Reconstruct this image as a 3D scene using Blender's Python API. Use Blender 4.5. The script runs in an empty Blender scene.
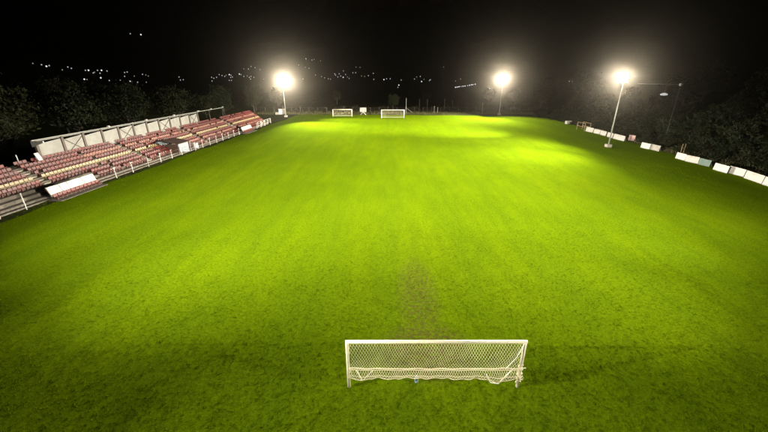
import bpy, math, random
import numpy as np
from mathutils import Vector, Matrix

scene = bpy.context.scene
col = scene.collection
R = math.radians
random.seed(7); rng = np.random.default_rng(7)

# ------------------------------------------------------------------ camera
F_PX, HORIZON, H0 = 350.0, 140.6, 12.58        # focal length in photo pixels, horizon above centre, camera height
THETA = math.atan(HORIZON / F_PX)
S_, C_ = math.sin(THETA), math.cos(THETA)
cam_data = bpy.data.cameras.new('camera')
cam = bpy.data.objects.new('camera', cam_data); col.objects.link(cam)
cam.location = (0, 0, H0); cam.rotation_euler = (math.pi / 2 - THETA, 0, 0)
cam_data.sensor_width = 36.0; cam_data.lens = F_PX / 768.0 * 36.0
cam_data.clip_start = 0.1; cam_data.clip_end = 12000
scene.camera = cam

# ------------------------------------------------------------------ sky, night
world = bpy.data.worlds.new('World'); scene.world = world; world.use_nodes = True
wn = world.node_tree.nodes; wl = world.node_tree.links
sky = wn.new('ShaderNodeTexSky'); sky.sky_type = 'NISHITA'; sky.sun_disc = False
sky.sun_elevation = R(-4.0); sky.sun_rotation = R(200); sky.altitude = 300
wn['Background'].inputs['Strength'].default_value = 0.12
wl.new(sky.outputs['Color'], wn['Background'].inputs['Color'])

# ------------------------------------------------------------------ exposure, render
scene.view_settings.view_transform = 'Standard'
scene.view_settings.look = 'None'
scene.view_settings.exposure = 0.0
scene.view_settings.gamma = 1.0
scene.render.engine = 'CYCLES'
scene.cycles.use_denoising = True
scene.cycles.denoising_input_passes = 'RGB_ALBEDO_NORMAL'
scene.cycles.denoising_prefilter = 'ACCURATE'
scene.cycles.max_bounces = 5
scene.cycles.diffuse_bounces = 3
scene.cycles.volume_bounces = 0
scene.cycles.sample_clamp_indirect = 4.0
FLOOD = 40.0                                     # watts per unit of luminaire output below
LAMP_COL = (1.0, 0.92, 0.76)
HAZE = 0.34e-4

# ------------------------------------------------------------------ helpers
def G(px, py, h=0.0):
    """photo pixel -> point on the horizontal plane z = h"""
    x = (px - 384) / F_PX; v = (py - 216) / F_PX
    z = (H0 - h) / (S_ + v * C_)
    return (x * z, z * (C_ - v * S_))

class MB:
    """collects boxes, tubes and faces, builds ONE mesh object"""
    def __init__(self): self.v = []; self.f = []
    def box(self, x0, x1, y0, y1, z0, z1):
        n = len(self.v)
        self.v += [(x0,y0,z0),(x1,y0,z0),(x1,y1,z0),(x0,y1,z0),(x0,y0,z1),(x1,y0,z1),(x1,y1,z1),(x0,y1,z1)]
        self.f += [(n,n+3,n+2,n+1),(n+4,n+5,n+6,n+7),(n,n+1,n+5,n+4),(n+1,n+2,n+6,n+5),(n+2,n+3,n+7,n+6),(n+3,n,n+4,n+7)]
        return self
    def hexa(self, pts):
        n = len(self.v); self.v += [tuple(p) for p in pts]
        self.f += [(n,n+3,n+2,n+1),(n+4,n+5,n+6,n+7),(n,n+1,n+5,n+4),(n+1,n+2,n+6,n+5),(n+2,n+3,n+7,n+6),(n+3,n,n+4,n+7)]
        return self
    def tube(self, pts, r, k=6, caps=True):
        pts = [Vector(p) for p in pts]
        rs = r if isinstance(r, (list, tuple)) else [r] * len(pts)
        n = len(self.v)
        up = None
        for i, p in enumerate(pts):
            d = (pts[min(i+1, len(pts)-1)] - pts[max(i-1, 0)]).normalized()
            if up is None:
                up = Vector((0,0,1)) if abs(d.z) < .9 else Vector((1,0,0))
            a = d.cross(up)
            if a.length < 1e-5: a = d.cross(Vector((0.3,1,0.2)))
            a.normalize(); b = a.cross(d).normalized()
            for j in range(k):
                t = 2*math.pi*j/k
                self.v.append(tuple(p + (a*math.cos(t) + b*math.sin(t)) * rs[i]))
        for i in range(len(pts)-1):
            for j in range(k):
                q = (j+1) % k
                self.f.append((n+i*k+j, n+i*k+q, n+(i+1)*k+q, n+(i+1)*k+j))
        if caps:
            self.f.append(tuple(n+j for j in reversed(range(k))))
            m = n+(len(pts)-1)*k
            self.f.append(tuple(m+j for j in range(k)))
        return self
    def mesh(self, name, mat, smooth=False):
        m = bpy.data.meshes.new(name); m.from_pydata(self.v, [], self.f); m.update()
        if mat: m.materials.append(mat)
        if smooth: m.polygons.foreach_set('use_smooth', [True]*len(m.polygons))
        return m
    def build(self, name, mat, parent=None, smooth=False, bevel=0.0):
        o = link(name, self.mesh(name, mat, smooth), parent)
        if bevel:
            b = o.modifiers.new('bevel', 'BEVEL'); b.width = bevel; b.segments = 2
        return o

def link(name, data, parent=None):
    o = bpy.data.objects.new(name, data); col.objects.link(o)
    if parent: o.parent = parent
    return o
def tag(o, label=None, cat=None, group=None, kind=None):
    if label: o['label'] = label
    if cat: o['category'] = cat
    if group: o['group'] = group
    if kind: o['kind'] = kind
    return o
def empty(name, loc, rz=0.0):
    o = bpy.data.objects.new(name, None); col.objects.link(o)
    o.location = loc; o.rotation_euler = (0, 0, rz); o.empty_display_size = .5
    return o
def copy_tree(o, parent=None):
    c = o.copy(); col.objects.link(c); c.parent = parent
    for ch in list(o.children): copy_tree(ch, c)
    return c

# ------------------------------------------------------------------ materials
def nm(name):
    m = bpy.data.materials.new(name); m.use_nodes = True
    nt = m.node_tree
    return m, nt, nt.nodes['Principled BSDF'], nt.nodes, nt.links
def tex(N, L, kind, scale, detail=4, rough=.55, vec=None, **kw):
    t = N.new(kind); t.inputs['Scale'].default_value = scale
    if 'Detail' in t.inputs: t.inputs['Detail'].default_value = detail
    if 'Roughness' in t.inputs: t.inputs['Roughness'].default_value = rough
    if vec is not None: L.new(vec, t.inputs['Vector'])
    return t
def ramp(N, L, fac, stops):
    r = N.new('ShaderNodeValToRGB'); e = r.color_ramp.elements
    while len(e) < len(stops): e.new(.5)
    for k, (p, c) in enumerate(stops):
        e[k].position = p; e[k].color = (*c, 1) if len(c) == 3 else c
    L.new(fac, r.inputs['Fac']); return r
def mix(N, L, fac, a, b, mode='MIX'):
    m = N.new('ShaderNodeMix'); m.data_type = 'RGBA'; m.blend_type = mode
    for val, idx in ((fac, 0), (a, 6), (b, 7)):
        if isinstance(val, (int, float)): m.inputs[idx].default_value = val
        elif isinstance(val, tuple): m.inputs[idx].default_value = (*val, 1)
        else: L.new(val, m.inputs[idx])
    return m.outputs[2]
def math_(N, L, op, a, b=None, clamp=False):
    m = N.new('ShaderNodeMath'); m.operation = op; m.use_clamp = clamp
    for i, v in enumerate((a, b)):
        if v is None: continue
        if isinstance(v, (int, float)): m.inputs[i].default_value = v
        else: L.new(v, m.inputs[i])
    return m.outputs[0]
def bump(N, L, h, strength, dist, bsdf):
    b = N.new('ShaderNodeBump'); b.inputs['Strength'].default_value = strength; b.inputs['Distance'].default_value = dist
    L.new(h, b.inputs['Height']); L.new(b.outputs['Normal'], bsdf.inputs['Normal'])
def plain(name, c, rough=.6, dirt=None, scale=3.0, amount=.5, metal=0.0, bmp=0.0):
    m, nt, B, N, L = nm(name)
    g = N.new('ShaderNodeNewGeometry')
    t = tex(N, L, 'ShaderNodeTexNoise', scale, 6, .65, g.outputs['Position'])
    d = dirt or tuple(x * .55 for x in c)
    r = ramp(N, L, t.outputs['Fac'], [(.38, (0,0,0)), (.72, (amount,)*3)])
    L.new(mix(N, L, r.outputs['Color'], tuple(c), tuple(d)), B.inputs['Base Color'])
    B.inputs['Roughness'].default_value = rough; B.inputs['Metallic'].default_value = metal
    if bmp: bump(N, L, t.outputs['Fac'], bmp, .02, B)
    return m
def emis(name, c, s):
    m, nt, B, N, L = nm(name)
    B.inputs['Base Color'].default_value = (.8,.8,.8,1)
    B.inputs['Emission Color'].default_value = (*c, 1); B.inputs['Emission Strength'].default_value = s
    m.cycles.emission_sampling = 'NONE'
    return m

def grass_colour(N, L, pos, blades=False):
    """turf colour from world position: patches, mowing wear, bare earth in the goal mouth"""
    big = tex(N, L, 'ShaderNodeTexNoise', .055, 5, .6, pos)
    mp = N.new('ShaderNodeMapping'); mp.inputs['Scale'].default_value = (1.0, .16, 1.0); mp.inputs['Rotation'].default_value = (0, 0, R(-2)); L.new(pos, mp.inputs['Vector'])
    mid = tex(N, L, 'ShaderNodeTexNoise', .9, 7, .68, mp.outputs['Vector'])
    fine = tex(N, L, 'ShaderNodeTexNoise', 24.0 if blades else 15.0, 3, .75, pos)
    c = ramp(N, L, big.outputs['Fac'], [(.33, (.092, .148, .0018)), (.52, (.110, .172, .002)), (.70, (.128, .188, .0025))]).outputs['Color']
    m1 = ramp(N, L, mid.outputs['Fac'], [(.38, (0,0,0)), (.62, (1,1,1))]).outputs['Color']
    c = mix(N, L, m1, mix(N, L, .34, c, (.062,.110,.003)), c)
    m2 = ramp(N, L, fine.outputs['Fac'], [(.36, (.62,.68,.6)), (.5, (1,1,1)), (.64, (1.55,1.42,1.6))] if blades else [(.36, (.66,.70,.64)), (.64, (1.24,1.2,1.15))]).outputs['Color']
    c = mix(N, L, 1.0, c, m2, 'MULTIPLY')
    gr = tex(N, L, 'ShaderNodeTexNoise', 6.5, 2, .5, pos)
    c = mix(N, L, 1.0, c, ramp(N, L, gr.outputs['Fac'], [(.35, (.84,.86,.84)), (.52, (1,1,1)), (.68, (1.22,1.18,1.3))]).outputs['Color'], 'MULTIPLY')
    # dry straw flecks
    st = tex(N, L, 'ShaderNodeTexNoise', 3.1, 8, .8, pos)
    m3 = ramp(N, L, st.outputs['Fac'], [(.60, (0,0,0)), (.74, (.55,.55,.55))]).outputs['Color']
    c = mix(N, L, m3, c, (.20,.19,.03))
    # mowing bands, faint, running down the pitch
    sep = N.new('ShaderNodeSeparateXYZ'); L.new(pos, sep.inputs[0])
    wob = math_(N, L, 'MULTIPLY', mid.outputs['Fac'], 1.6)
    sx = math_(N, L, 'SINE', math_(N, L, 'ADD', math_(N, L, 'MULTIPLY', sep.outputs['X'], 1.15), wob))
    c = mix(N, L, math_(N, L, 'MULTIPLY', math_(N, L, 'ADD', sx, 1.0), .07), c, (.05,.10,.004))
    # worn earth: goal mouth and the track leading out of it
    def blob(cx, cy, rx, ry):
        a = math_(N, L, 'DIVIDE', math_(N, L, 'SUBTRACT', sep.outputs['X'], cx), rx)
        b = math_(N, L, 'DIVIDE', math_(N, L, 'SUBTRACT', sep.outputs['Y'], cy), ry)
        d = math_(N, L, 'ADD', math_(N, L, 'MULTIPLY', a, a), math_(N, L, 'MULTIPLY', b, b))
        return math_(N, L, 'SUBTRACT', 1.0, d, True)
    w = math_(N, L, 'MAXIMUM', blob(2.1, 13.6, 2.6, 2.3), math_(N, L, 'MULTIPLY', blob(2.1, 18.3, 1.5, 5.2), .62))
    w = math_(N, L, 'MAXIMUM', w, math_(N, L, 'MULTIPLY', blob(2.8, 113.0, 5.0, 4.0), .5))
    brk = tex(N, L, 'ShaderNodeTexNoise', 5.0, 6, .8, pos)
    wm = math_(N, L, 'MULTIPLY', w, math_(N, L, 'MULTIPLY', math_(N, L, 'SUBTRACT', brk.outputs['Fac'], .455), 14.0), True)
    c = mix(N, L, math_(N, L, 'MULTIPLY', wm, .55 if blades else .9), c, (.085,.066,.020))
    return c, fine, mid

def turf(name):
    m, nt, B, N, L = nm(name)
    pos = N.new('ShaderNodeNewGeometry').outputs['Position']
    c, fine, mid = grass_colour(N, L, pos)
    L.new(c, B.inputs['Base Color']); B.inputs['Roughness'].default_value = .9; B.inputs['Specular IOR Level'].default_value = .0
    f2 = tex(N, L, 'ShaderNodeTexNoise', 16.0, 5, .75, pos)
    bump(N, L, f2.outputs['Fac'], .22, .05, B)
    return m
def blade_mat(name):
    m, nt, B, N, L = nm(name)
    pos = N.new('ShaderNodeNewGeometry').outputs['Position']
    c, fine, mid = grass_colour(N, L, pos, True)
    L.new(c, B.inputs['Base Color']); B.inputs['Roughness'].default_value = .75; B.inputs['Specular IOR Level'].default_value = .0
    B.inputs['Subsurface Weight'].default_value = 0
    return m
def rough_ground(name):
    m, nt, B, N, L = nm(name)
    pos = N.new('ShaderNodeNewGeometry').outputs['Position']
    a = tex(N, L, 'ShaderNodeTexNoise', .18, 8, .7, pos); b = tex(N, L, 'ShaderNodeTexNoise', 2.4, 6, .75, pos)
    c = ramp(N, L, a.outputs['Fac'], [(.35, (.022,.028,.008)), (.55, (.036,.040,.013)), (.72, (.060,.052,.024))]).outputs['Color']
    c = mix(N, L, 1.0, c, ramp(N, L, b.outputs['Fac'], [(.35, (.45,.45,.45)), (.65, (1.3,1.3,1.3))]).outputs['Color'], 'MULTIPLY')
    L.new(c, B.inputs['Base Color']); B.inputs['Roughness'].default_value = .95; B.inputs['Specular IOR Level'].default_value = .05
    bump(N, L, b.outputs['Fac'], .8, .12, B)
    return m
def foliage(name, dark, light):
    m, nt, B, N, L = nm(name)
    pos = N.new('ShaderNodeNewGeometry').outputs['Position']
    a = tex(N, L, 'ShaderNodeTexNoise', .8, 4, .6, pos); b = tex(N, L, 'ShaderNodeTexNoise', 7.0, 2, .6, pos)
    f = math_(N, L, 'ADD', math_(N, L, 'MULTIPLY', a.outputs['Fac'], .6), math_(N, L, 'MULTIPLY', b.outputs['Fac'], .4))
    L.new(ramp(N, L, f, [(.35, dark), (.65, light)]).outputs['Color'], B.inputs['Base Color'])
    B.inputs['Roughness'].default_value = .7; B.inputs['Specular IOR Level'].default_value = .08
    return m

M = dict(
    turf=turf('turf'), blade=blade_mat('turf_blades'), ground=rough_ground('rough_ground'),
    goal=plain('goal_paint', (.80,.76,.58), .45, (.50,.44,.28), 6.0, .5),
    net=plain('net_cord', (.84,.78,.54), .8, (.62,.55,.36), 9.0, .5),
    rope=plain('white_rope', (.8,.8,.76), .8),
    steel=plain('galvanised_steel', (.42,.42,.40), .45, (.25,.22,.18), 4.0, .6, .5),
    dark=plain('dark_steel', (.085,.058,.045), .6, (.04,.03,.025), 3.0, .6),
    concrete=plain('weathered_concrete', (.15,.13,.105), .9, (.065,.055,.044), 1.3, .9, 0, .6),
    stair=plain('pale_concrete', (.30,.27,.22), .9, (.15,.13,.10), 2.2, .7, 0, .5),
    panel=plain('windbreak_panel', (.27,.265,.245), .7, (.16,.15,.13), .7, .75),
    red=plain('red_plastic', (.105,.014,.012), .5, (.05,.011,.009), 2.5, .8),
    redb=plain('faded_red_plastic', (.155,.024,.020), .55, (.08,.016,.013), 2.5, .8),
    cream=plain('cream_plastic', (.30,.23,.12), .5, (.18,.13,.07), 2.5, .7),
    pinkish=plain('pale_red_plastic', (.25,.115,.085), .6, (.15,.055,.042), 2.5, .8),
    white=plain('white_board', (.56,.54,.50), .6, (.30,.26,.22), 1.6, .7),
    brown=plain('brown_sheet', (.06,.03,.02), .7, (.03,.018,.013), 2.0, .7),
    tarp=plain('grey_tarpaulin', (.20,.23,.26), .5, (.12,.14,.16), 2.0, .6),
    timber=plain('weathered_timber', (.24,.17,.085), .85, (.12,.085,.045), 5.0, .7),
    bark=plain('bark', (.045,.036,.027), .9, (.02,.016,.012), 6.0, .7, 0, .6),
    leafA=foliage('leaves_dark', (.006,.010,.004), (.016,.021,.008)),
    leafB=foliage('leaves_olive', (.008,.010,.004), (.021,.023,.009)),
    weed=foliage('dry_weeds', (.050,.052,.020), (.130,.115,.050)),
    lamp=emis('lamp_glass', (1.0, .90, .70), 60.0),
    black=plain('lamp_housing', (.05,.05,.05), .5),
    town=emis('town_lamp', (.92, .93, 1.0), .5), town2=emis('town_lamp_bright', (.95,.95,1.0), 1.1), townw=emis('town_lamp_warm', (1.0,.80,.58), .3),
    house=plain('house_render', (.55,.52,.46), .8),
    bottle=plain('blue_plastic', (.34,.46,.62), .3, (.26,.36,.5), 6, .4),
    bag=plain('white_plastic', (.75,.77,.78), .4),
    pink=plain('pink_board', (.44,.29,.27), .6, (.30,.22,.20), 1.6, .6),
    green=plain('green_board', (.05,.10,.078), .6, (.11,.14,.12), 1.8, .7),
    greyb=plain('grey_board', (.30,.28,.25), .7, (.16,.14,.12), 1.8, .7),
)

# ------------------------------------------------------------------ terrain
def smooth(a, b, x):
    t = np.clip((x - a) / (b - a), 0, 1); return t * t * (3 - 2 * t)
def terrain(x, y):
    x = np.asarray(x, float); y = np.asarray(y, float)
    r = np.hypot(x, y)
    n = np.sin(x*.011+1.3)*np.cos(y*.009+.4) + .5*np.sin(x*.027+y*.019+2.0) + .25*np.sin(x*.061-y*.043)
    n2 = np.sin(x*.16)*np.cos(y*.13+.7) + .5*np.sin(x*.37+y*.29)
    far = smooth(420, 3000, r)
    h = 430 * far * (1 + .16 * n) 
    h = h + smooth(53, 80, x) * (3.6 + .35*n2) + smooth(80, 160, x) * 7
    h = h + smooth(150, 260, y) * (1 - smooth(300, 500, r)) * (.6 + .3*n2)
    h = h - smooth(54, 140, -x) * 2.0 
    return h - .02
def axis(lim_in, step, lim_out):
    a = list(np.arange(0, lim_in + .1, step)); s = step
    while a[-1] < lim_out: s *= 1.22; a.append(a[-1] + s)
    return a
ax = axis(170, 5, 3600); xs = np.array([-v for v in reversed(ax[1:])] + ax)
ya = axis(170, 5, 3600); ys = np.array([-v for v in reversed(axis(60, 6, 400)[1:])] + ya)
XX, YY = np.meshgrid(xs, ys); ZZ = terrain(XX, YY)
nx, ny = len(xs), len(ys)
idx = np.arange(nx*ny).reshape(ny, nx)
quads = np.stack([idx[:-1,:-1], idx[:-1,1:], idx[1:,1:], idx[1:,:-1]], -1).reshape(-1, 4)
me = bpy.data.meshes.new('ground')
me.from_pydata(np.stack([XX, YY, ZZ], -1).reshape(-1, 3).tolist(), [], quads.tolist()); me.materials.append(M['ground'])
me.polygons.foreach_set('use_smooth', [True]*len(me.polygons))
tag(link('ground', me), kind='structure')

ang = R(3.64)
U = Vector((math.sin(ang), math.cos(ang), 0)); W = Vector((-math.cos(ang), math.sin(ang), 0))
def ST(s, t, z=0.0): return U*s + W*t + Vector((0,0,z))
RZ = math.pi/2 - ang

# pitch: one sheet of turf, its edge wandering where it meets the rough ground
edge = []
for k in range(60): edge.append(ST(-6 + k*2.2, 37.3 + .25*math.sin(k*.7) + .15*math.sin(k*1.9)))
for k in range(50): 
    p = ST(124 + .35*math.sin(k*.9), 37 - k*1.7); edge.append(Vector((p.x, p.y + .03*0, 0)))
for k in range(60): edge.append(ST(124 - k*2.2, -45.8 - .3*math.sin(k*.8) - .15*math.sin(k*2.1)))
m = bpy.data.meshes.new('pitch')
m.from_pydata([(p.x, p.y, .0) for p in edge], [], [tuple(reversed(range(len(edge))))]); m.materials.append(M['turf'])
if m.polygons[0].normal.z < 0: m.flip_normals()
tag(link('pitch', m), kind='structure')

# faint worn touchline
lime, nt, B, N, L = nm('worn_lime')
pos = N.new('ShaderNodeNewGeometry').outputs['Position']
cg, _, _ = grass_colour(N, L, pos)
t = tex(N, L, 'ShaderNodeTexNoise', 1.6, 8, .8, pos)
L.new(mix(N, L, ramp(N, L, t.outputs['Fac'], [(.42, (0,0,0)), (.66, (.16,.16,.16))]).outputs['Color'], cg, (.34,.36,.20)), B.inputs['Base Color'])
B.inputs['Roughness'].default_value = .9
for a, b, w in ():
    d = (b - a).normalized(); q = Vector((-d.y, d.x, 0)) * w/2
    mm = MB(); mm.v = [tuple(a-q+Vector((0,0,.004))), tuple(b-q+Vector((0,0,.004))), tuple(b+q+Vector((0,0,.004))), tuple(a+q+Vector((0,0,.004)))]; mm.f = [(0,1,2,3)]
    o = mm.build('pitch_marking', lime); tag(o, kind='structure')

# grass tufts standing on the turf, thinning out with distance
def tufts():
    def scatter(y0, y1, dens):
        n = int((y1-y0) * 2 * (16 + 1.05*y1) * dens)
        y = rng.uniform(y0, y1, n); x = rng.uniform(-1, 1, n) * (16 + 1.05*y)
        ok = (x > -36.5) & (x < 44)
        return x[ok], y[ok]
    px, py = [], []
    for y0, y1, d in ((3, 12, 60), (12, 20, 58), (20, 28, 34), (28, 38, 18), (38, 52, 8), (52, 70, 3)):
        a, b = scatter(y0, y1, d); px.append(a); py.append(b)
    x = np.concatenate(px); y = np.concatenate(py)
    clump = np.sin(x*1.7+np.sin(y*1.3)*2)*np.sin(y*1.9+np.cos(x*1.1)*2)
    bare = np.exp(-(((x-2.1)/2.2)**2 + ((y-13.6)/1.9)**2)) + .6*np.exp(-(((x-2.1)/1.2)**2+((y-18)/4.)**2))
    keep = rng.random(len(x)) < np.clip(.8 + .2*clump - .75*bare, 0, 1)
    x, y = x[keep], y[keep]; n = len(x)
    sc = (.75 + .5*rng.random(n)) * (1 + .012*np.clip(y-15, 0, 60))
    K = 4
    V = np.zeros((n, K, 3, 3), np.float32)
    for k in range(K):
        a = rng.uniform(0, 2*np.pi, n); w = .014*sc*(.7+.6*rng.random(n)); h = .027*sc*(.6+.7*rng.random(n))
        ox = rng.normal(0, .04, n); oy = rng.normal(0, .04, n)
        la = rng.uniform(0, 2*np.pi, n); ll = h*rng.uniform(.1, .9, n)
        ca, sa = np.cos(a)*w, np.sin(a)*w
        V[:,k,0] = np.stack([x+ox-ca, y+oy-sa, np.zeros(n)], -1)
        V[:,k,1] = np.stack([x+ox+ca, y+oy+sa, np.zeros(n)], -1)
        V[:,k,2] = np.stack([x+ox+np.cos(la)*ll, y+oy+np.sin(la)*ll, h], -1)
    nt_ = n*K
    me = bpy.data.meshes.new('grass')
    me.vertices.add(nt_*3); me.vertices.foreach_set('co', V.reshape(-1))
    me.loops.add(nt_*3); me.loops.foreach_set('vertex_index', np.arange(nt_*3, dtype=np.int32))
    me.polygons.add(nt_); me.polygons.foreach_set('loop_start', np.arange(0, nt_*3, 3, dtype=np.int32))
    me.update(); me.validate()
    me.materials.append(M['blade'])
    return tag(link('grass', me), 'short mown grass covering the floodlit football pitch', 'grass', kind='stuff')
tufts()

# ------------------------------------------------------------------ floodlight masts
def mast(base, height, aims, label, hood=False):
    n = len(aims); ncol = n if hood else (n+1)//2
    gap = .39*(ncol-1) + (.0 if ncol > 1 else .3)
    bx, by = base; bz = float(terrain(bx, by)) + .02
    root = tag(empty('floodlight_mast', (bx, by, bz)), label, 'floodlight', 'floodlight masts round the pitch')
    MB().box(-.45, .45, -.45, .45, 0, .55).build('footing', M['stair'], root, bevel=.04)
    MB().tube([(0,0,.5), (0,0,height*.5), (0,0,height+.15)], [.13,.105,.075], 10).build('pole', M['steel'], root, True)
    mean = sum((Vector((a[0]-bx, a[1]-by, 0)).normalized() for a in aims), Vector()).normalized()
    side = Vector((-mean.y, mean.x, 0))
    arm = MB().tube([side*(-gap-.25) + Vector((0,0,height-.15)), side*(gap+.25) + Vector((0,0,height-.15))], .05, 8)
    arm.build('crossarm', M['steel'], root)
    if n > ncol: MB().tube([side*(-gap-.25) + Vector((0,0,height-.77)), side*(gap+.25) + Vector((0,0,height-.77))], .05, 8).build('crossarm', M['steel'], root)
    n = len(aims)
    if hood:                                     # hood added out of view to block the beams from the trees
        w = gap + 1.0; zt = Vector((0,0,1))
        def hp(x, f, z): return tuple(side*x + mean*f + zt*(height+z))
        MB().hexa([hp(-w,.24,.16), hp(w,.24,.16), hp(w,1.5,-.085), hp(-w,1.5,-.085), hp(-w,.24,.18), hp(w,.24,.18), hp(w,1.5,-.065), hp(-w,1.5,-.065)]).build('added_hood', M['black'], root)
    for k, a in enumerate(aims):  # one head per beam, extra heads added to shape the light on the pitch
        off = side * (gap * (2*(k % ncol)/max(ncol-1, 1) - 1)) - Vector((0,0,.62*(k//ncol)))
        p = off + Vector((0,0,height)) + mean*.16
        tgt = Vector((a[0]-bx, a[1]-by, -bz))
        d = (tgt - p).normalized()
        rt = d.cross(Vector((0,0,1))).normalized(); up = rt.cross(d).normalized()
        def q(x, y, z): return p + rt*x + up*y + d*z
        hs = MB().hexa([q(-.2,-.15,-.22), q(.2,-.15,-.22), q(.34,-.26,.06), q(-.34,-.26,.06), q(-.2,.15,-.22), q(.2,.15,-.22), q(.34,.26,.06), q(-.34,.26,.06)])
        ho = hs.build('luminaire', M['black'], root)
        MB().hexa([q(-.31,-.23,.062), q(.31,-.23,.062), q(.31,-.23,.075), q(-.31,-.23,.075), q(-.31,.23,.062), q(.31,.23,.062), q(.31,.23,.075), q(-.31,.23,.075)]).build('lens', M['lamp'], ho)
        MB().tube([q(-.36,0,-.05), q(-.36,-.3,-.1), q(.36,-.3,-.1), q(.36,0,-.05)], .02, 5).build('bracket', M['steel'], ho)
        ld = bpy.data.lights.new('flood_lamp', 'AREA'); ld.shape = 'RECTANGLE'; ld.size = .6; ld.size_y = .44
        if a[2] < 25: ld.size = ld.size_y = .08
        elif hood: ld.size_y = .07
        ld.energy = FLOOD*a[3]; ld.color = LAMP_COL; ld.spread = R(a[2])
        lo = bpy.data.objects.new('flood_lamp', ld); col.objects.link(lo); lo.parent = root
        lo.matrix_local = Matrix.Translation(p + d*.10) @ (-d).to_track_quat('Z', 'Y').to_matrix().to_4x4()
    return root
mast(G(286,117), 11.2, [(32,-118,38,66), (12,48,60,700), (10,98,50,165)], 'tall grey floodlight mast at the far corner beyond the end of the red stand')  # first head is an added beam towards the camera for the halo
mast(G(499,115), 11.8, [(42,100,96,160), (-39,-124,38,66), (17,95,84,310), (18,80,72,230), (-64,106,106,680)], 'tall grey floodlight mast at the far touchline corner right of both small goals')  # second head, facing the camera, is added to feed the halo
mast(G(608,147), 12.3, [(-32,18,80,360), (-84,-132,36,52), (-14,56,112,140), (-10,84,96,140), (-52,150,54,700), (-30,62,110,170)], 'tall floodlight mast with pale footing in front of the white advertising boards')  # second head added, aimed at the camera to strengthen the glow
mast((-38,3), 13.0, [(14,14.5,24,16), (118,130,58,140), (87,160,58,93), (20,42,38,104), (6,44,36,34), (85,213,58,115), (12,120,50,50), (-5,50,46,30)], 'floodlight mast in the near corner on the stand side of the pitch', True)
mast((40,2), 13.0, [(-30,194,54,97), (-2,44,36,34), (-80,209,58,208), (-12,70,38,90), (-20,40,36,98), (-69,142,58,59), (-117,140,58,105), (-10,14,24,7)], 'floodlight mast in the near corner on the advertising board side of the pitch', True)

# ------------------------------------------------------------------ near goal
gx0, gx1, gy = -1.52, 5.80, 11.38
goal = tag(empty('football_goal', ((gx0+gx1)/2, gy, 0)), 'white football goal seen from behind with its net tied up at half height', 'goal')
hw = (gx1-gx0)/2
r_ = .07
MB().tube([(-hw,0,-.05), (-hw,0,2.44)], r_, 12).build('post', M['goal'], goal, True)
MB().tube([(hw,0,-.05), (hw,0,2.44)], r_, 12).build('post', M['goal'], goal, True)
MB().tube([(-hw-r_,0,2.46), (hw+r_,0,2.46)], r_, 12).build('crossbar', M['goal'], goal, True)
BY, BZ = -.16, 1.20
def barz(x): return BZ - .03*math.sin((x+hw)/(2*hw)*math.pi) + .012*math.sin(x*5.1)
bar = MB().tube([(x, BY + .012*math.sin(x*7), barz(x)) for x in np.linspace(-hw+.05, hw+.14, 40)], .024, 7)
bar.build('net_bar', M['net'], goal, True)
net = MB()
cell, top = .115, 2.41
def sheet(x, a):            # a 0 at crossbar, 1 at the tied bar
    z = top + (barz(x) - top)*a
    y = -.02 + (BY+.02)*a - .10*math.sin(a*math.pi)*(.8+.35*math.sin(x*1.3)) + .02*math.sin(x*9+a*5)
    return (x + .05*math.sin(a*4+x*2.1), y, z)
nst = int(2*hw/cell)
slant = .72
for k in range(-int(slant/cell)-1, nst+int(slant/cell)+2):
    for sg in (1, -1):
        x_top = -hw + k*cell; pts = []
        for i in range(9):
            a = i/8; x = x_top + sg*slant*a
            if -hw+.04 < x < hw-.04: pts.append(sheet(x, a))
        if len(pts) > 1: net.tube(pts, .0052, 3, False)
net.build('net', M['net'], goal)
hang = MB()
def low(x):                  # lower edge of the slack net hanging from the bar
    u = (x+hw)/(2*hw)
    return .86 - .13*math.exp(-((u-.10)/.05)**2) + .02*math.sin(u*17) - .20*math.exp(-((u-.86)/.07)**2) - .06*u
def slack(x, a):
    z = barz(x) + (low(x) - barz(x))*a
    y = BY - .03 - .22*math.sin(a*math.pi*.75) + .03*math.sin(x*4.3)*a + .03*math.sin(x*11+2*a)*a
    return (x + .06*math.sin(x*6)*a, y, z)
for k in range(-4, int(2*hw/.10)+5):
    for sg in (1, -1):
        pts = []
        for i in range(6):
            a = i/5; x = -hw + k*.10 + sg*.32*a
            if -hw+.02 < x < hw: pts.append(slack(x, a))
        if len(pts) > 1: hang.tube(pts, .006, 3, False)
for a in (.06, .5, 1.0):
    hang.tube([slack(x, a) for x in np.linspace(-hw+.04, hw-.04, 60)], .015, 4)
hang.build('slack_net', M['net'], goal)
# net gathered and wound round the lower right post, and the tie ropes
wind = MB()
pts = []
for i in range(46):
    a = i/45; t = a*9*math.pi
    pts.append((hw + .09*math.cos(t), .09*math.sin(t), 1.22 - 1.0*a))
wind.tube(pts, [.026+.010*math.sin(i*1.7) for i in range(46)], 5)
wind.build('net_roll', M['net'], goal)
MB().tube([(hw-.05,-.05,2.36), (hw-.32,-.13,1.75), (hw-.72,-.19,1.19)], .016, 5).build('tie_rope', M['rope'], goal)
MB().tube([(-hw+.35,-.2,1.16), (-hw+.62,-.36,.72), (-hw+1.05,-.22,1.14)], .02, 5).build('tie_rope', M['rope'], goal)
MB().tube([(hw-1.5,-.2,.92), (hw-1.32,-.34,.60), (hw-1.0,-.36,.56), (hw-.72,-.25,.82), (hw-.4,-.16,1.15)], .026, 5).build('tie_rope', M['rope'], goal)

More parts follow.
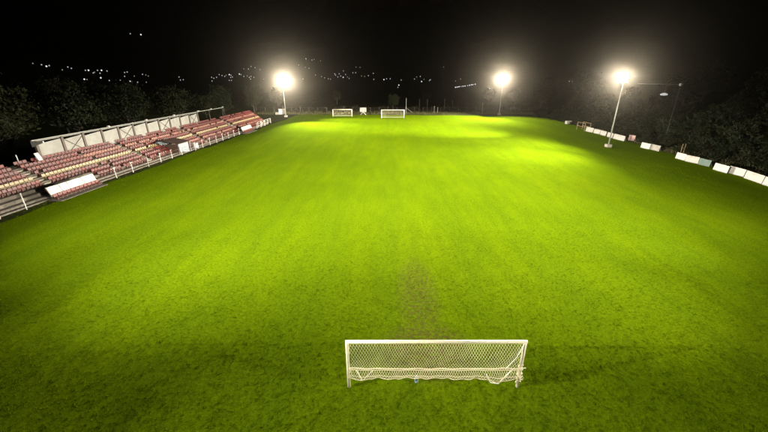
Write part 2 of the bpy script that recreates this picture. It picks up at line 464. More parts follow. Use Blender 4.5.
# bottle under the net
bt = MB()
prof = [(0,.0),(.085,.0),(.09,.03),(.088,.22),(.07,.30),(.03,.345),(.03,.38),(0,.38)]
k = 12
for (r0, z0) in prof:
    for j in range(k): bt.v.append((r0*math.cos(2*math.pi*j/k), r0*math.sin(2*math.pi*j/k), z0))
for i in range(len(prof)-1):
    for j in range(k): bt.f.append((i*k+j, i*k+(j+1)%k, (i+1)*k+(j+1)%k, (i+1)*k+j))
gb = G(416, 379)
o = bt.build('water_bottle', M['bottle'], None, True); o.location = (gb[0], gb[1]-.15, 0)
tag(o, 'pale blue plastic water bottle standing on the grass beneath the goal net', 'bottle')
# ------------------------------------------------------------------ far goals
def far_goal(x0, x1, y, label, dx=0):
    hw = (x1-x0)/2; g = tag(empty('football_goal', ((x0+x1)/2, y, 0)), label, 'goal')
    H = 2.44*min(1, (2*hw)/7.0)
    for s in (-1, 1):
        MB().tube([(s*hw,0,-.05), (s*hw,0,H)], .075, 10).build('post', M['goal'], g, True)
        MB().tube([(s*hw,0,H-.03), (s*hw,1.0,H-.1), (s*hw,1.9,.05)], .03, 6).build('net_stay', M['goal'], g, True)
    MB().tube([(-hw-.075,0,H+.02), (hw+.075,0,H+.02)], .075, 10).build('crossbar', M['goal'], g, True)
    MB().tube([(-hw,1.9,.05), (hw,1.9,.05)], .03, 6).build('ground_bar', M['goal'], g)
    n = MB()
    def back(x, a):
        if a < .35: b = a/.35; return (x, 1.0*b, H - .1*b - .05*math.sin(b*math.pi))
        b = (a-.35)/.65; return (x, 1.0+.9*b, (H-.1)*(1-b)+.05*b)
    for x in np.arange(-hw, hw+.01, .16): n.tube([back(x, i/8) for i in range(9)], .0032, 3, False)
    for a in np.linspace(0, 1, 22): n.tube([back(-hw, a), back(hw, a)], .0032, 3, False)
    for s in (-1, 1):
        for z in np.arange(.1, H-.1, .17):
            n.tube([(s*hw,0,z), (s*hw,1.0+.9*(1-(z-.05)/(H-.15)),z)], .0032, 3, False)
    n.build('net', M['net'], g)
a, b = G(381.5,118), G(404,118); far_goal(a[0], b[0], a[1], 'white football goal with full net on the far goal line')
a, b = G(333,116.5), G(352,116.5); far_goal(a[0], b[0], a[1], 'smaller spare football goal parked behind the far goal line near the white scoreboard')

# ------------------------------------------------------------------ grandstand
S0, T0 = 60.0, 39.0
sp = ST(S0, T0)
stand = tag(empty('grandstand', sp, RZ), 'long low concrete grandstand with rows of red seats and one cream row', 'grandstand')
ROWS, DEP, RISE = 8, .72, .34
s_beg = 15.0
def row_t(i): return 39.2 + DEP*i
def row_h(i): return .30 + RISE*i
def row_end(i): return 99.0 + 3.0*(i/7.0)
def L_(s, t, z): return (s-S0, t-T0, z)
def sbox(mb, s0, s1, t0, t1, z0, z1): return mb.box(s0-S0, s1-S0, t0-T0, t1-T0, z0, z1)
for i in range(ROWS):
    sbox(MB(), s_beg, row_end(i), row_t(i), row_t(i)+DEP-.004, -.05, row_h(i)).build('terrace_step', M['concrete'], stand)
sbox(MB(), s_beg, 101.6, row_t(8), row_t(8)+1.1, -.05, row_h(7)+.04).build('rear_walkway', M['concrete'], stand)
AISLES = [27.3, 36.2, 51.2, 67.6, 83.4]
for s in AISLES:
    for i in range(1, ROWS):
        sbox(MB(), s-.40, s+.40, row_t(i)-.30, row_t(i)-.003, row_h(i-1)+.002, row_h(i)-RISE/2).build('stair_step', M['stair'], stand)
def seat_mesh(mat):
    b = MB()
    w = .235
    # pan with raised front lip, then back rest, then bracket
    b.hexa([(-w,-.20,.36),(w,-.20,.36),(w*.92,.17,.33),(-w*.92,.17,.33),(-w,-.20,.40),(w,-.20,.40),(w*.92,.17,.37),(-w*.92,.17,.37)])
    b.hexa([(-w*.92,.165,.33),(w*.92,.165,.33),(w*.92,.215,.33),(-w*.92,.215,.33),(-w*.88,.24,.66),(w*.88,.24,.66),(w*.86,.275,.66),(-w*.86,.275,.66)])
    b.box(-.05,.05,-.03,.12,.0,.345)
    return b
sm = {k: seat_mesh(None).mesh('seat', M[k]) for k in ('red', 'redb', 'cream', 'pinkish')}
def row_colour(i, s):
    if i == 3: return 'cream'
    if (i == 5 and s > 44) or (i == 1 and s > 62): return 'pinkish' if random.random() < .85 else 'redb'
    return 'red' if random.random() < .7 else 'redb'
slots = []
for i in range(ROWS):
    s = s_beg + .4
    while s < row_end(i) - .3:
        near_aisle = any(abs(s-a) < .62 for a in AISLES)
        bare = (i < 2 and s < 41.5)
        tunnel = 57.2 < s < 60.6 and i < 3
        if not near_aisle and not bare and not tunnel and random.random() > .05:
            slots.append((i, s))
        s += .5
def dist(sl):
    p = ST(sl[1], row_t(sl[0])+.35); 
    return p.length if p.y > .9*abs(p.x)*.86 else 1e6 + p.length
slots.sort(key=dist)
bulk = {'red': MB(), 'redb': MB(), 'cream': MB(), 'pinkish': MB()}
def seat_loc(i, s): return (s-S0, row_t(i)+.42-T0, row_h(i))
for n, (i, s) in enumerate(slots):
    k = row_colour(i, s); lx, ly, lz = seat_loc(i, s)
    rz = random.uniform(-.03, .03)
    if n < 300:
        o = link('seat', sm[k], stand); o.location = (lx, ly, lz); o.rotation_euler = (0,0,rz)
    else:
        b = seat_mesh(None); mb = bulk[k]; off = len(mb.v)
        mb.v += [(x+lx, y+ly, z+lz) for x, y, z in b.v]
        mb.f += [tuple(v+off for v in f) for f in b.f]
bm = bpy.data.meshes.new('far_seats'); V, Fc, mi = [], [], []
for j, k in enumerate(bulk):
    off = len(V); V += bulk[k].v; Fc += [tuple(v+off for v in f) for f in bulk[k].f]; mi += [j]*len(bulk[k].f); bm.materials.append(M[k])
bm.from_pydata(V, [], Fc); bm.polygons.foreach_set('material_index', mi)
o = link('far_seats', bm, stand); o['kind'] = 'stuff'

# windbreak wall on the back of the stand
wb = tag(empty('windbreak_wall', ST(58, 45.0, row_h(7)+.04), RZ), 'pale panelled windbreak wall with dark columns and cross bracing above the red seats', 'wall')
def wl_(s, y, z): return (s-58.0, y, z)
bays = [40.0] + [43.45 + 3.175*k for k in range(11)]
WH = 2.25
for k in range(11):
    a, b = bays[k], bays[k+1]
    p = MB()
    z1 = WH-.10
    p.hexa([wl_(a+.20,-.03,.12), wl_(b-.20,-.03,.12), wl_(b-.20,.03,.12), wl_(a+.20,.03,.12), wl_(a+.20,-.03,z1-.10), wl_(b-.20,-.03,z1+.12), wl_(b-.20,.03,z1+.12), wl_(a+.20,.03,z1-.10)])
    p.build('panel', M['panel'], wb)
    MB().box(a+.2-58, b-.2-58, -.055, -.032, 1.10, 1.16).build('panel_joint', M['greyb'], wb)
    if k in (1, 4, 7, 10):
        for s0, s1 in ((a+.28, b-.28), (b-.28, a+.28)):
            MB().tube([wl_(s0,-.09 if s0 < s1 else -.13,.2), wl_(s1,-.09 if s0 < s1 else -.13,WH-.2)], .035, 5).build('brace', M['dark'], wb)
for k in range(12):
    c = MB(); s = bays[k]
    c.hexa([wl_(s-.17,-.14,0), wl_(s+.17,-.14,0), wl_(s+.17,.14,0), wl_(s-.17,.14,0), wl_(s-.15,-.14,WH+.2), wl_(s+.15,-.14,WH+.2), wl_(s+.15,.14,WH+.2), wl_(s-.15,.14,WH+.2)])
    c.build('column', M['dark'], wb)
MB().tube([wl_(39.3,-.32,WH+.36), wl_(62,-.32,WH+.40), wl_(86.0,-.32,WH+.38)], .075, 8).build('top_rail', M['steel'], wb)
MB().tube([wl_(39.6,.10,WH+.16), wl_(75.4,.10,WH+.16)], .06, 6).build('top_rail', M['steel'], wb)
for k in range(12):
    MB().tube([wl_(bays[k],.0,WH+.15), wl_(bays[k],-.32,WH+.36)], .045, 5).build('rail_bracket', M['steel'], wb)
for s in (51.0, 59.2, 66.9, 75.2, 80.5, 85.9):
    MB().box(s-.14-58, s+.14-58, -.46, -.20, WH+.42, WH+.62).build('loudspeaker', M['white'], wb)
for s in (79.5, 85.6): MB().tube([wl_(s,-.32,-.1), wl_(s,-.32,WH+.36)], .05, 6).build('rail_post', M['dark'], wb)
e = MB(); e.hexa([wl_(39.2,-.6,.0), wl_(39.75,-.6,.0), wl_(39.75,-.5,.0), wl_(39.2,-.5,.0), wl_(38.9,-.55,1.2), wl_(39.4,-.55,1.2), wl_(39.4,-.45,1.2), wl_(38.9,-.45,1.2)])
e.build('end_panel', M['white'], wb)
e = MB(); e.hexa([wl_(39.55,-1.5,WH+.1), wl_(39.7,-1.5,WH+.1), wl_(39.7,.1,WH-.45), wl_(39.55,.1,WH-.45), wl_(39.55,-1.5,WH+.28), wl_(39.7,-1.5,WH+.28), wl_(39.7,.1,WH+.25), wl_(39.55,.1,WH+.25)])
e.build('roof_bracket', M['steel'], wb)
o = MB().tube([(0,0,0),(0,0,1.3)], .06, 6).build('steel_post', M['steel']); o.location = ST(37.6,45.3,row_h(7)+.04)
tag(o, 'lone thin grey post on the rear walkway beside the windbreak wall', 'post')

# fence of white posts along the front of the stand
fence = tag(empty('pitch_fence', ST(60, 38.1), RZ), 'row of thin white posts carrying a wire along the front of the stand', 'fence')
ps = [28.2, 30.7] + [42.5, 45.5, 48.7, 51.5, 54.3, 57.0] + [61.0 + 2.55*k for k in range(9)] + [89.0, 91.6, 94.2]
for s in ps:
    lean = random.uniform(-.06,.06); h = 1.75 if s < 32 else 1.32
    p = MB().tube([(s-60, 0, -.05), (s-60+lean, .02, h)], .05, 6)
    po = p.build('post', M['white'], fence)
    if s > 40 and random.random() < .7: MB().box(s-60+lean-.18, s-60+lean+.22, -.03, .03, h+.002, h+.07).build('cap', M['white'], po)
for z in (.62, 1.1):
    MB().tube([(a-60, .02, z + random.uniform(-.05,.05)) for a in ps if a > 40 and a < 82], .012, 4).build('wire', M['steel'], fence)
# low kerb in front of the steps
sbox(MB(), s_beg, 98, 38.55, 38.75, -.05, .14).build('front_kerb', M['concrete'], stand)

# substitutes' benches
def dugout(s0, s1, t, label, n, splits):
    r = tag(empty('team_bench', ST((s0+s1)/2, t), RZ), label, 'bench')
    h = (s1-s0)/2
    xs_ = [-h + 2*h*q for q in splits]
    for a, b in zip(xs_[:-1], xs_[1:]):
        p = MB(); p.hexa([(a+.03,.32,.42),(b-.03,.32,.42),(b-.03,.38,.42),(a+.03,.38,.42),(a+.03,.72,1.42),(b-.03,.72,1.42),(b-.03,.78,1.42),(a+.03,.78,1.42)])
        p.build('back_panel', M['white'], r)
    for a in xs_:
        MB().tube([(a,.42,0),(a,.42,.5),(a,.82,1.44)], .035, 6).build('frame_post', M['dark'], r)
    MB().box(-h, h, -.22, .30, .22, .28).build('bench_plank', M['dark'], r)
    for k in range(n):
        x = -h + (k+.5)*2*h/n
        o = link('seat', sm['redb'], r); o.location = (x, .02, .02); o.scale = (1.0, 1, 1)
    MB().box(-h-.15, h+.15, -.75, .9, 0, .06).build('slab', M['concrete'], r)
dugout(33.4, 39.4, 37.6, 'team bench with white back boards and red seats before the bare terrace steps', 11, (0,.24,.40,.71,1))
dugout(80.6, 85.8, 37.6, 'team bench with pinkish white back boards near the far end of the stand', 10, (0,.33,.67,1))

# covered tunnel among the seats, with tarpaulin and box
tn = tag(empty('tunnel_shelter', ST(59.0, 39.6), RZ), 'brown roofed tunnel shelter standing across the lower seat rows', 'shelter')
rf = MB(); rf.hexa([(-1.9,-1.1,1.75),(1.6,-1.1,1.75),(1.6,2.0,2.25),(-1.9,2.0,2.25),(-1.9,-1.1,1.83),(1.6,-1.1,1.83),(1.6,2.0,2.33),(-1.9,2.0,2.33)])
rf.build('roof', M['brown'], tn)
for x in (-1.8, 1.5):
    for y in (-1.0, 1.9): MB().box(x-.05, x+.05, y-.05, y+.05, 0, 1.74 if y < 0 else 2.22).build('post', M['steel'], tn)
sd = MB(); sd.hexa([(-1.95,-1.2,.5),(.6,-1.25,.1),(.6,-1.2,.1),(-1.95,-1.15,.5),(-1.85,-1.06,1.72),(.9,-1.06,1.72),(.9,-1.0,1.72),(-1.85,-1.0,1.72)])
sd.build('tarpaulin', M['tarp'], tn)
MB().box(-1.98,-1.92,-1.0,2.0,.3,1.72).build('side_sheet', M['brown'], tn)
bx = tag(empty('storage_box', ST(61.6, 38.3), RZ), 'white square box on legs beside the brown roofed tunnel shelter', 'box')
MB().box(-.4,.4,-.3,.3,.35,1.15).build('body', M['white'], bx, bevel=.03)
MB().box(-.43,.43,-.33,.33,1.153,1.20).build('lid', M['white'], bx)
for x in (-.35,.35):
    for y in (-.25,.25): MB().box(x-.03,x+.03,y-.03,y+.03,0,.348).build('leg', M['steel'], bx)
hm = tag(empty('folded_banner', ST(57.0, 41.2, row_h(3)-.1), RZ), 'pale grey folded sheet draped over the seats beside the tunnel shelter', 'sheet')
b = MB(); nxs = 9
for i in range(nxs):
    for j in range(5):
        b.v.append((-1.0+2.0*i/(nxs-1), -.5+1.2*j/4, .55+.16*math.sin(i*1.3+j)+.10*j))
for i in range(nxs-1):
    for j in range(4): b.f.append((i*5+j, (i+1)*5+j, (i+1)*5+j+1, i*5+j+1))
o = b.build('cloth', M['tarp'], hm, True); so = o.modifiers.new('thick', 'SOLIDIFY'); so.thickness = .03
# white gate frame at the far end of the fence
gt = tag(empty('gate', ST(95.5, 38.6), RZ), 'white tubular gate and rail at the far end of the stand', 'gate')
for x in (-4.6,-2.2,0,2.3,4.4): MB().tube([(x,0,0),(x,0,1.35)], .06, 6).build('post', M['white'], gt)
for z in (.45,.9,1.33): MB().tube([(-4.6,0,z),(4.4,0,z+random.uniform(-.06,.06))], .04, 6).build('rail', M['white'], gt)
MB().tube([(-2.2,0,.45),(0,0,1.33)], .04, 6).build('brace', M['white'], gt)

# ------------------------------------------------------------------ advertising boards on the right
def board(p0, p1, h, mat, label, group=None, lean=.12, prints=True):
    a, b = Vector((*G(*p0), 0)), Vector((*G(*p1), 0))
    d = (b-a); ln = d.length; c = (a+b)/2; c.z = float(terrain(c.x, c.y))+.02
    r = empty('advertising_board', c, math.atan2(d.y, d.x))
    tag(r, label, 'board', group)
    n = 1 if True else -1
    # local +y may face away from the pitch; choose the outward side
    out = Vector((-d.y, d.x, 0)).normalized(); sg = 1 if out.x > 0 else -1
    z0 = .06; w = ln/2
    MB().hexa([(-w,0,z0),(w,0,z0),(w,.03*sg,z0),(-w,.03*sg,z0),(-w,lean*sg,h),(w,lean*sg,h),(w,(lean+.03)*sg,h),(-w,(lean+.03)*sg,h)]).build('face', mat, r)
    for x in (-w*.85, w*.85):
        MB().tube([(x,(lean+.05)*sg,h*.92),(x,(lean+.45)*sg,0)], .025, 5).build('strut', M['steel'], r)
    MB().tube([(-w,.02*sg,z0-.03),(w,.02*sg,z0-.03)], .022, 5).build('bottom_rail', M['steel'], r)
def print_mat(name, base, ink, seed):
    m, nt, B, N, L = nm(name)
    tc = N.new('ShaderNodeTexCoord'); mp = N.new('ShaderNodeMapping'); L.new(tc.outputs['Object'], mp.inputs['Vector'])
    mp.inputs['Location'].default_value = (seed*3.1, seed, 0); mp.inputs['Scale'].default_value = (1.3, 1, 3.6)
    t = tex(N, L, 'ShaderNodeTexNoise', 1.3, 3, .5, mp.outputs['Vector']); d = tex(N, L, 'ShaderNodeTexNoise', 3.0, 6, .7, tc.outputs['Object'])
    c = mix(N, L, ramp(N, L, t.outputs['Fac'], [(.57, (0,0,0)), (.60, (.6,.6,.6))]).outputs['Color'], base, ink)
    c = mix(N, L, ramp(N, L, d.outputs['Fac'], [(.45, (0,0,0)), (.75, (.5,.5,.5))]).outputs['Color'], c, tuple(x*.5 for x in base))
    L.new(c, B.inputs['Base Color']); B.inputs['Roughness'].default_value = .5
    return m
pw = [print_mat('board_print', (.40,.38,.35), ink, k) for k, ink in enumerate([(.26,.22,.20),(.29,.20,.18),(.20,.23,.24)])]
gA, gB, gC = 'white boards lined up beyond the floodlight mast', 'white boards lined up beside the slope', 'small boards between the two rows'
lA = 'small white advertising board in the row directly behind the floodlight mast'
lB = 'white advertising board in the row at the foot of the dark shrubby slope'
board((585.2,131.2),(592.6,132.8), 1.05, pw[0], lA, gA)
board((593.2,133.0),(599.2,134.4), 1.0, pw[1], lA, gA)
board((599.6,134.6),(605.4,136.2), 1.0, pw[2], lA, gA)
board((606.6,136.6),(612,138.2), 1.0, pw[0], lA, gA)
board((612.8,138.6),(623.8,141.4), 1.05, pw[1], lA, gA)
board((627.8,140.4),(634,141.4), 1.15, M['pink'], 'pinkish square advertising board standing apart beyond the floodlight mast')
board((640.2,147.6),(649,149.6), 1.0, pw[2], 'pale board next to the dull grey board, apart from both rows')
board((649.4,149.4),(658.6,151.6), 1.0, M['greyb'], 'dull grey advertising board beside a single pale board')
board((675,158.2),(684,160.8), 1.0, pw[0], 'narrow white board next to the thin timber post pair', None)
board((684.2,161.2),(697.4,164.0), 1.0, pw[1], 'white board between a narrow white board and the green board')
board((697.6,164.2),(709,167.0), .95, M['green'], 'dark green advertising board among the white ones')
board((712.5,169.6),(726.6,173.6), 1.0, pw[2], lB, gB)
board((727,172.8),(743,177.2), 1.0, pw[0], lB, gB)
board((743.4,178.0),(761,184.2), 1.05, pw[1], lB, gB)
board((761.6,184.6),(780,190.6), 1.05, pw[2], lB, gB)
board((782,191.5),(804,199.0), 1.05, pw[0], lB, gB)

# small timber pen behind the boards and pair of timber posts
a, b = G(577,129.4), G(584.5,131.2)
pn = tag(empty('goal_frame', ((a[0]+b[0])/2, (a[1]+b[1])/2, 0), math.atan2(b[1]-a[1], b[0]-a[0])), 'small open frame of weathered timber posts at the end of the boards', 'frame')
ln = math.hypot(b[0]-a[0], b[1]-a[1])/2
for x in (-ln, ln):
    for y in (-.1, 1.3): MB().box(x-.06,x+.06,y-.06,y+.06,-.05,1.85).build('post', M['timber'], pn)
for z in (.9, 1.78):
    for y in (-.1, 1.3): MB().box(-ln+.062,ln-.062,y-.04,y+.04,z,z+.1).build('rail', M['timber'], pn)
p = G(674.5,154)
pp = tag(empty('timber_posts', (p[0]+1.2, p[1], float(terrain(p[0]+1.2,p[1]))), R(20)), 'pair of thin leaning timber posts joined by a rail behind the boards', 'posts')
for x in (-.38,.38): MB().tube([(x,0,-.1),(x+.1,.05,1.75)], .05, 6).build('post', M['timber'], pp)
MB().tube([(-.3,.06,1.0),(.46,.06,1.05)], .035, 6).build('rail', M['timber'], pp)
p = G(568,124)
cr = tag(empty('crate', (p[0], p[1], 0), R(15)), 'small pale crate lying beyond the timber frame at the pitch edge', 'crate')
MB().box(-.7,.7,-.4,.4,0,.08).build('base', M['greyb'], cr)
for y in (-.38,.36):
    for z in (.12,.38,.64): MB().box(-.7,.7,y,y+.03,z,z+.2).build('slat', M['white'], cr)
for x in (-.72,.72):
    for z in (.12,.38,.64): MB().box(x-.015,x+.015,-.4,.4,z,z+.2).build('slat', M['white'], cr)
for x in (-.66,.66):
    for y in (-.34,.33): MB().box(x-.03,x+.03,y-.012,y+.012,.08,.84).build('corner_post', M['timber'], cr)

# ------------------------------------------------------------------ far end
p = G(363.2,115)
sb = tag(empty('scoreboard', (p[0], p[1]+.3, 0)), 'white scoreboard on crossed legs between the two far goals', 'scoreboard')
MB().box(-1.1,1.1,-.05,.05,.95,2.35).build('board', M['panel'], sb)
MB().box(-1.14,1.14,-.07,-.052,2.30,2.38).build('trim', M['steel'], sb)
for s in (-1,1): MB().tube([(s*.95,.1,0),(-s*.25,.1,1.2)], .09, 6).build('leg', M['white'], sb)
p = G(279.5,115)
bn = tag(empty('field_shelter', (p[0], p[1]+1.5, 0), R(10)), 'small white open shelter with a low step at the far corner by the mast', 'shelter')
MB().box(-.6,1.6,.6,.7,0,1.75).build('back_wall', M['white'], bn)
MB().box(1.5,1.6,-.5,.598,0,1.72).build('side_wall', M['white'], bn)
MB().box(-.7,1.7,-.3,.8,1.76,1.84).build('roof', M['white'], bn)
MB().box(-1.7,-.62,-.4,.7,0,.75).build('step', M['stair'], bn)

ff = tag(empty('boundary_fence', (6, 137, 0)), 'low wire fence on grey posts running behind the far goals', 'fence')
for k in range(34):
    x = -54 + k*3.3; h = 1.5 if k % 5 else 1.8
    MB().tube([(x, .3*math.sin(k*.5), -.1), (x+random.uniform(-.05,.05), .3*math.sin(k*.5), h)], .055, 6).build('post', M['dark'], ff)
for z in (.4,.8,1.2,1.45): MB().tube([(-54+k*3.3, .3*math.sin(k*.5), z) for k in range(34)], .012, 4).build('wire', M['dark'], ff)
def ball_pole(px, py, h, label, stay):
    x, y = G(px, py)
    r = tag(empty('steel_pole', (x, y, 0)), label, 'pole', 'poles behind the far goal line')
    MB().tube([(0,0,-.1),(0,0,h)], .065, 8).build('shaft', M['greyb'], r)
    if stay: MB().tube([(0,0,1.8),(stay,.0,.0)], .05, 6).build('stay', M['greyb'], r)
ball_pole(406,113,5.1,'tall grey pole with a slanting stay behind the far goal',2.4)
ball_pole(482,112.5,3.4,'short grey pole alone beyond the goal line before the dark bank',0)
ball_pole(434,112.8,2.3,'thin grey pole standing close to another pole of its height',0)
ball_pole(437.5,112.8,2.0,'stubby grey pole, lower of a close pair behind the goal line',0)
for k,(px, h) in enumerate(((419,4.6),(427,4.4),(444,4.8),(452,4.2))):
    x, y = G(px, 112.2)
    o = MB().tube([(0,0,-.1),(0,0,h)], .05, 6).build('wooden_stake', M['bark']); o.location = (x, y, 0)
    tag(o, 'tall slim timber stake in the row behind the far goal line', 'stake', 'stakes behind the far goal')

# ------------------------------------------------------------------ vegetation
def crown_mesh(name, rx, rz, n, leaf, mat, seed, flat=False, quantity=60):
    g = np.random.default_rng(seed)
    cl = g.normal(0, 1, (quantity, 3)); cl /= np.linalg.norm(cl, axis=1)[:,None]
    cl *= (g.random((quantity,1))**.45) * np.array([rx, rx, rz]) * (.72 + .42*g.random((quantity,1)))
    if flat: cl[:,2] = np.abs(cl[:,2])
    w = g.random(quantity)+.3; ci = g.choice(quantity, n, p=w/w.sum())
    cr = (.16 + .20*g.random(quantity)) * rx
    p = cl[ci] + g.normal(0, .5, (n,3)) * cr[ci][:,None]
    if flat: p[:,2] = np.abs(p[:,2])
    a = g.normal(0,1,(n,3)); a /= np.linalg.norm(a,axis=1)[:,None]
    b = np.cross(a, g.normal(0,1,(n,3))); b /= np.linalg.norm(b,axis=1)[:,None]
    s = leaf*(.6+.8*g.random(n))[:,None]
    V = np.stack([p-a*s, p+b*s*.5, p+a*s, p-b*s*.5], 1).reshape(-1,3)
    me = bpy.data.meshes.new(name); me.from_pydata(V.tolist(), [], np.arange(n*4).reshape(n,4).tolist()); me.materials.append(mat)
    return me
def trunk_mesh(h, r, rx, rz, seed):
    g = random.Random(seed); b = MB()
    pts = [(0,0,-.3),(g.uniform(-.1,.1),g.uniform(-.1,.1),h*.4),(g.uniform(-.25,.25),g.uniform(-.25,.25),h+rz*.2)]
    b.tube(pts, [r*1.25, r*.9, r*.45], 8)
    for k in range(6):
        a = k*1.05 + g.uniform(-.3,.3); z = h*(.55+.1*k); l = rx*g.uniform(.5,.85)
        b.tube([(pts[1][0]*.8,pts[1][1]*.8,min(z,h)), (math.cos(a)*l*.5, math.sin(a)*l*.5, z+rz*.2), (math.cos(a)*l, math.sin(a)*l, z+rz*.5)], [r*.45, r*.3, r*.1], 5)
    return b.mesh('trunk', M['bark'], True)
variants = []
for k in range(5):
    rx = 2.9+.35*k; rz = 2.6+.3*((k*2) % 5); h = 3.2+.25*k
    variants.append((crown_mesh('crown', rx, rz, 5200, .21, M['leafA'] if k % 2 else M['leafB'], 40+k, quantity=70), trunk_mesh(h, .2, rx, rz, k), h+rz*.75, h+rz*1.75))
def tree(x, y, height, label, group, k):
    cm, tm, cz, tot = variants[k % 5]
    r = tag(empty('leafy_tree', (x, y, float(terrain(x,y))), random.uniform(0,6.28)), label, 'tree', group)
    s = height/tot
    r.scale = (s*random.uniform(.95,1.2), s*random.uniform(.95,1.2), s)
    link('trunk', tm, r)
    c = link('crown', cm, r); c.location = (0,0,cz)
# behind the stand
lt, gt_ = 'dark leafy tree in the belt of trees behind the windbreak wall and stand', 'trees behind the stand'
k = 0
for x, y, h in ((-58,24,10),(-62,32,9.5),(-57,39,9.2),(-64,46,10),(-57,52,9.6),(-61,59,11),(-56,66,10.2),(-62,72,11.2),(-55,78,10.6),(-58,85,10.6),(-54,92,9.6),(-57,99,8.6),(-52,106,7.8),(-50,114,7.4),(-70,66,12),(-72,82,11.8),(-68,98,10),(-62,112,9),(-76,52,11.5),(-78,40,11)):
    tree(x+random.uniform(-1,1), y+random.uniform(-1,1), h, lt, gt_, k); k += 1
# far end
lt, gt_ = 'dark leafy tree standing beyond the fence at the far end', 'trees at the far end'
for x, y, h in ((-47,132,7.6),(-41,142,8.5),(-52,146,9.5),(-60,136,9),(52,146,7.6),(60,140,9),(66,150,10),(45,158,8),(74,138,11),(20,175,5.5),(-22,172,6)):
    tree(x, y, h, lt, gt_, k); k += 1
p = G(393,111.0)
tree(p[0], p[1]+1, 6.3, 'rounded bushy tree directly behind the far goal', None, 2)
# right side
lt, gt_ = 'dark leafy tree on the slope above the advertising boards', 'trees on the slope'
for x, y, h in ((63,52,10.5),(68,46,11),(74,56,12),(67,60,7.5),(78,68,10.5),(73,75,7),(68,86,5.0),(75,92,10),(64,99,5),(72,107,6),(63,116,6),(70,124,9.5),(84,80,11),(86,100,12),(62,40,9),(80,44,12)):
    tree(x, y, h, lt, gt_, k); k += 1
shr = [crown_mesh('foliage', 1.5, 1.35, 1500, .13, M['leafB'] if j % 2 else M['leafA'], 80+j, True, 34) for j in range(4)]
stem_b = MB()
for j in range(7):
    a = j*.9; stem_b.tube([(0.08*math.cos(a),0.08*math.sin(a),-.2),(.5*math.cos(a),.5*math.sin(a),.7),(.85*math.cos(a),.85*math.sin(a),1.3)], [.03,.022,.01], 4)
stem_m = stem_b.mesh('stems', M['bark'])
def shrub(x, y, s, label, group, j):
    r = tag(empty('leafy_shrub', (x, y, float(terrain(x,y))-.03), random.uniform(0,6.28)), label, 'shrub', group)
    r.scale = (s*random.uniform(.9,1.35), s*random.uniform(.9,1.35), s*random.uniform(.8,1.1))
    link('stems', stem_m, r); link('foliage', shr[j % 4], r)
j = 0
for k_ in range(60):
    y = 26 + k_*1.75 + random.uniform(-1,1); x = 62.5 + 5.5*((k_*7) % 5) + random.uniform(-2,2)
    shrub(x, y, random.uniform(1.5,2.6), 'large dark bush filling the slope between the trees', 'bushes between the slope trees', j); j += 1
for y in np.arange(28, 124, 3.4):
    for c_ in range(3):
        x = 53.5 + c_*3.3 + random.uniform(-1.1,1.1) - .02*(y-60)
        shrub(x, y + random.uniform(-1.4,1.4), random.uniform(.75,1.15)+.15*c_, 'low dark shrub on the slope behind the advertising boards', 'shrubs on the slope', j); j += 1
for k_ in range(26):
    x = -46 + k_*4.4 + random.uniform(-1.5,1.5)
    if abs(x-4) < 5: continue
    shrub(x, 139.5 + random.uniform(0,7), random.uniform(.7,1.25), 'scrubby bush along the wire fence at the far end', 'bushes along the far fence', j); j += 1
for k_ in range(16):
    shrub(-48.6 + random.uniform(-.6,1.2)+.0635*(20+k_*6), 24 + k_*6 + random.uniform(-2,2), random.uniform(.9,1.4), 'dark shrub between the stand and the trees behind it', 'shrubs behind the stand', j); j += 1
# tall weeds: pitch margin on the right and far end
def weeds():
    g = np.random.default_rng(5); n = 24000
    side = g.random(n)
    s = g.uniform(15, 128, n); t = -45.8 - g.gamma(1.6, 1.6, n)
    x = np.where(side < .62, U.x*s + W.x*t, g.uniform(-46, 54, n)); y = np.where(side < .62, U.y*s + W.y*t, 124.8 + g.gamma(1.8, 3.0, n))
    h = g.uniform(.12, .6, n); z0 = terrain(x, y)
    a = g.uniform(0, 6.28, n); w = g.uniform(.02,.05,n); la = g.uniform(0,6.28,n); l = h*g.uniform(.1,.7,n)
    V = np.stack([np.stack([x-np.cos(a)*w, y-np.sin(a)*w, z0-.02],-1), np.stack([x+np.cos(a)*w, y+np.sin(a)*w, z0-.02],-1), np.stack([x+np.cos(la)*l, y+np.sin(la)*l, z0+h],-1)],1).reshape(-1,3)
    me = bpy.data.meshes.new('weeds'); me.from_pydata(V.tolist(), [], np.arange(n*3).reshape(n,3).tolist()); me.materials.append(M['weed'])
    tag(link('weeds', me), 'rough uncut weeds along the margin of the pitch', 'weeds', kind='stuff')
weeds()

# ------------------------------------------------------------------ lit roof and boom beyond the slope
def on_dir(px, py, depth):
    x = (px-384)/F_PX*depth; v = (py-216)/F_PX*depth
    return Vector((x, depth*C_ - v*S_, H0 - depth*S_ - v*C_))
tip = on_dir(681, 84.5, 68.0); end = on_dir(638, 83.7, 68.0); glow = on_dir(664, 94.2, 68.0)
gz = float(terrain(tip.x, tip.y))
ga = tag(empty('lamp_gantry', (tip.x, tip.y, gz)), 'dim steel gantry arm with one white glowing lamp above the dark bushes', 'lamp')
MB().tube([(0,0,-.2), (0,0,tip.z-gz)], .03, 6).build('post', M['black'], ga)
MB().tube([(0,0,tip.z-gz), tuple(Vector((end.x-tip.x, end.y-tip.y, end.z-gz)))], .06, 6).build('arm', M['steel'], ga)
MB().box(-.2,.2,-.2,.2,tip.z-gz-.25,tip.z-gz+.2).build('end_box', M['steel'], ga)
lp = Vector((glow.x-tip.x, glow.y-tip.y, glow.z-gz))
k = 10; b = MB()
for r0, z0 in ((.15,.24),(.6,.10),(.78,-.06),(.6,-.2),(.08,-.24)):
    for j_ in range(k): b.v.append((lp.x+r0*math.cos(2*math.pi*j_/k), lp.y+.5*r0*math.sin(2*math.pi*j_/k), lp.z+z0))
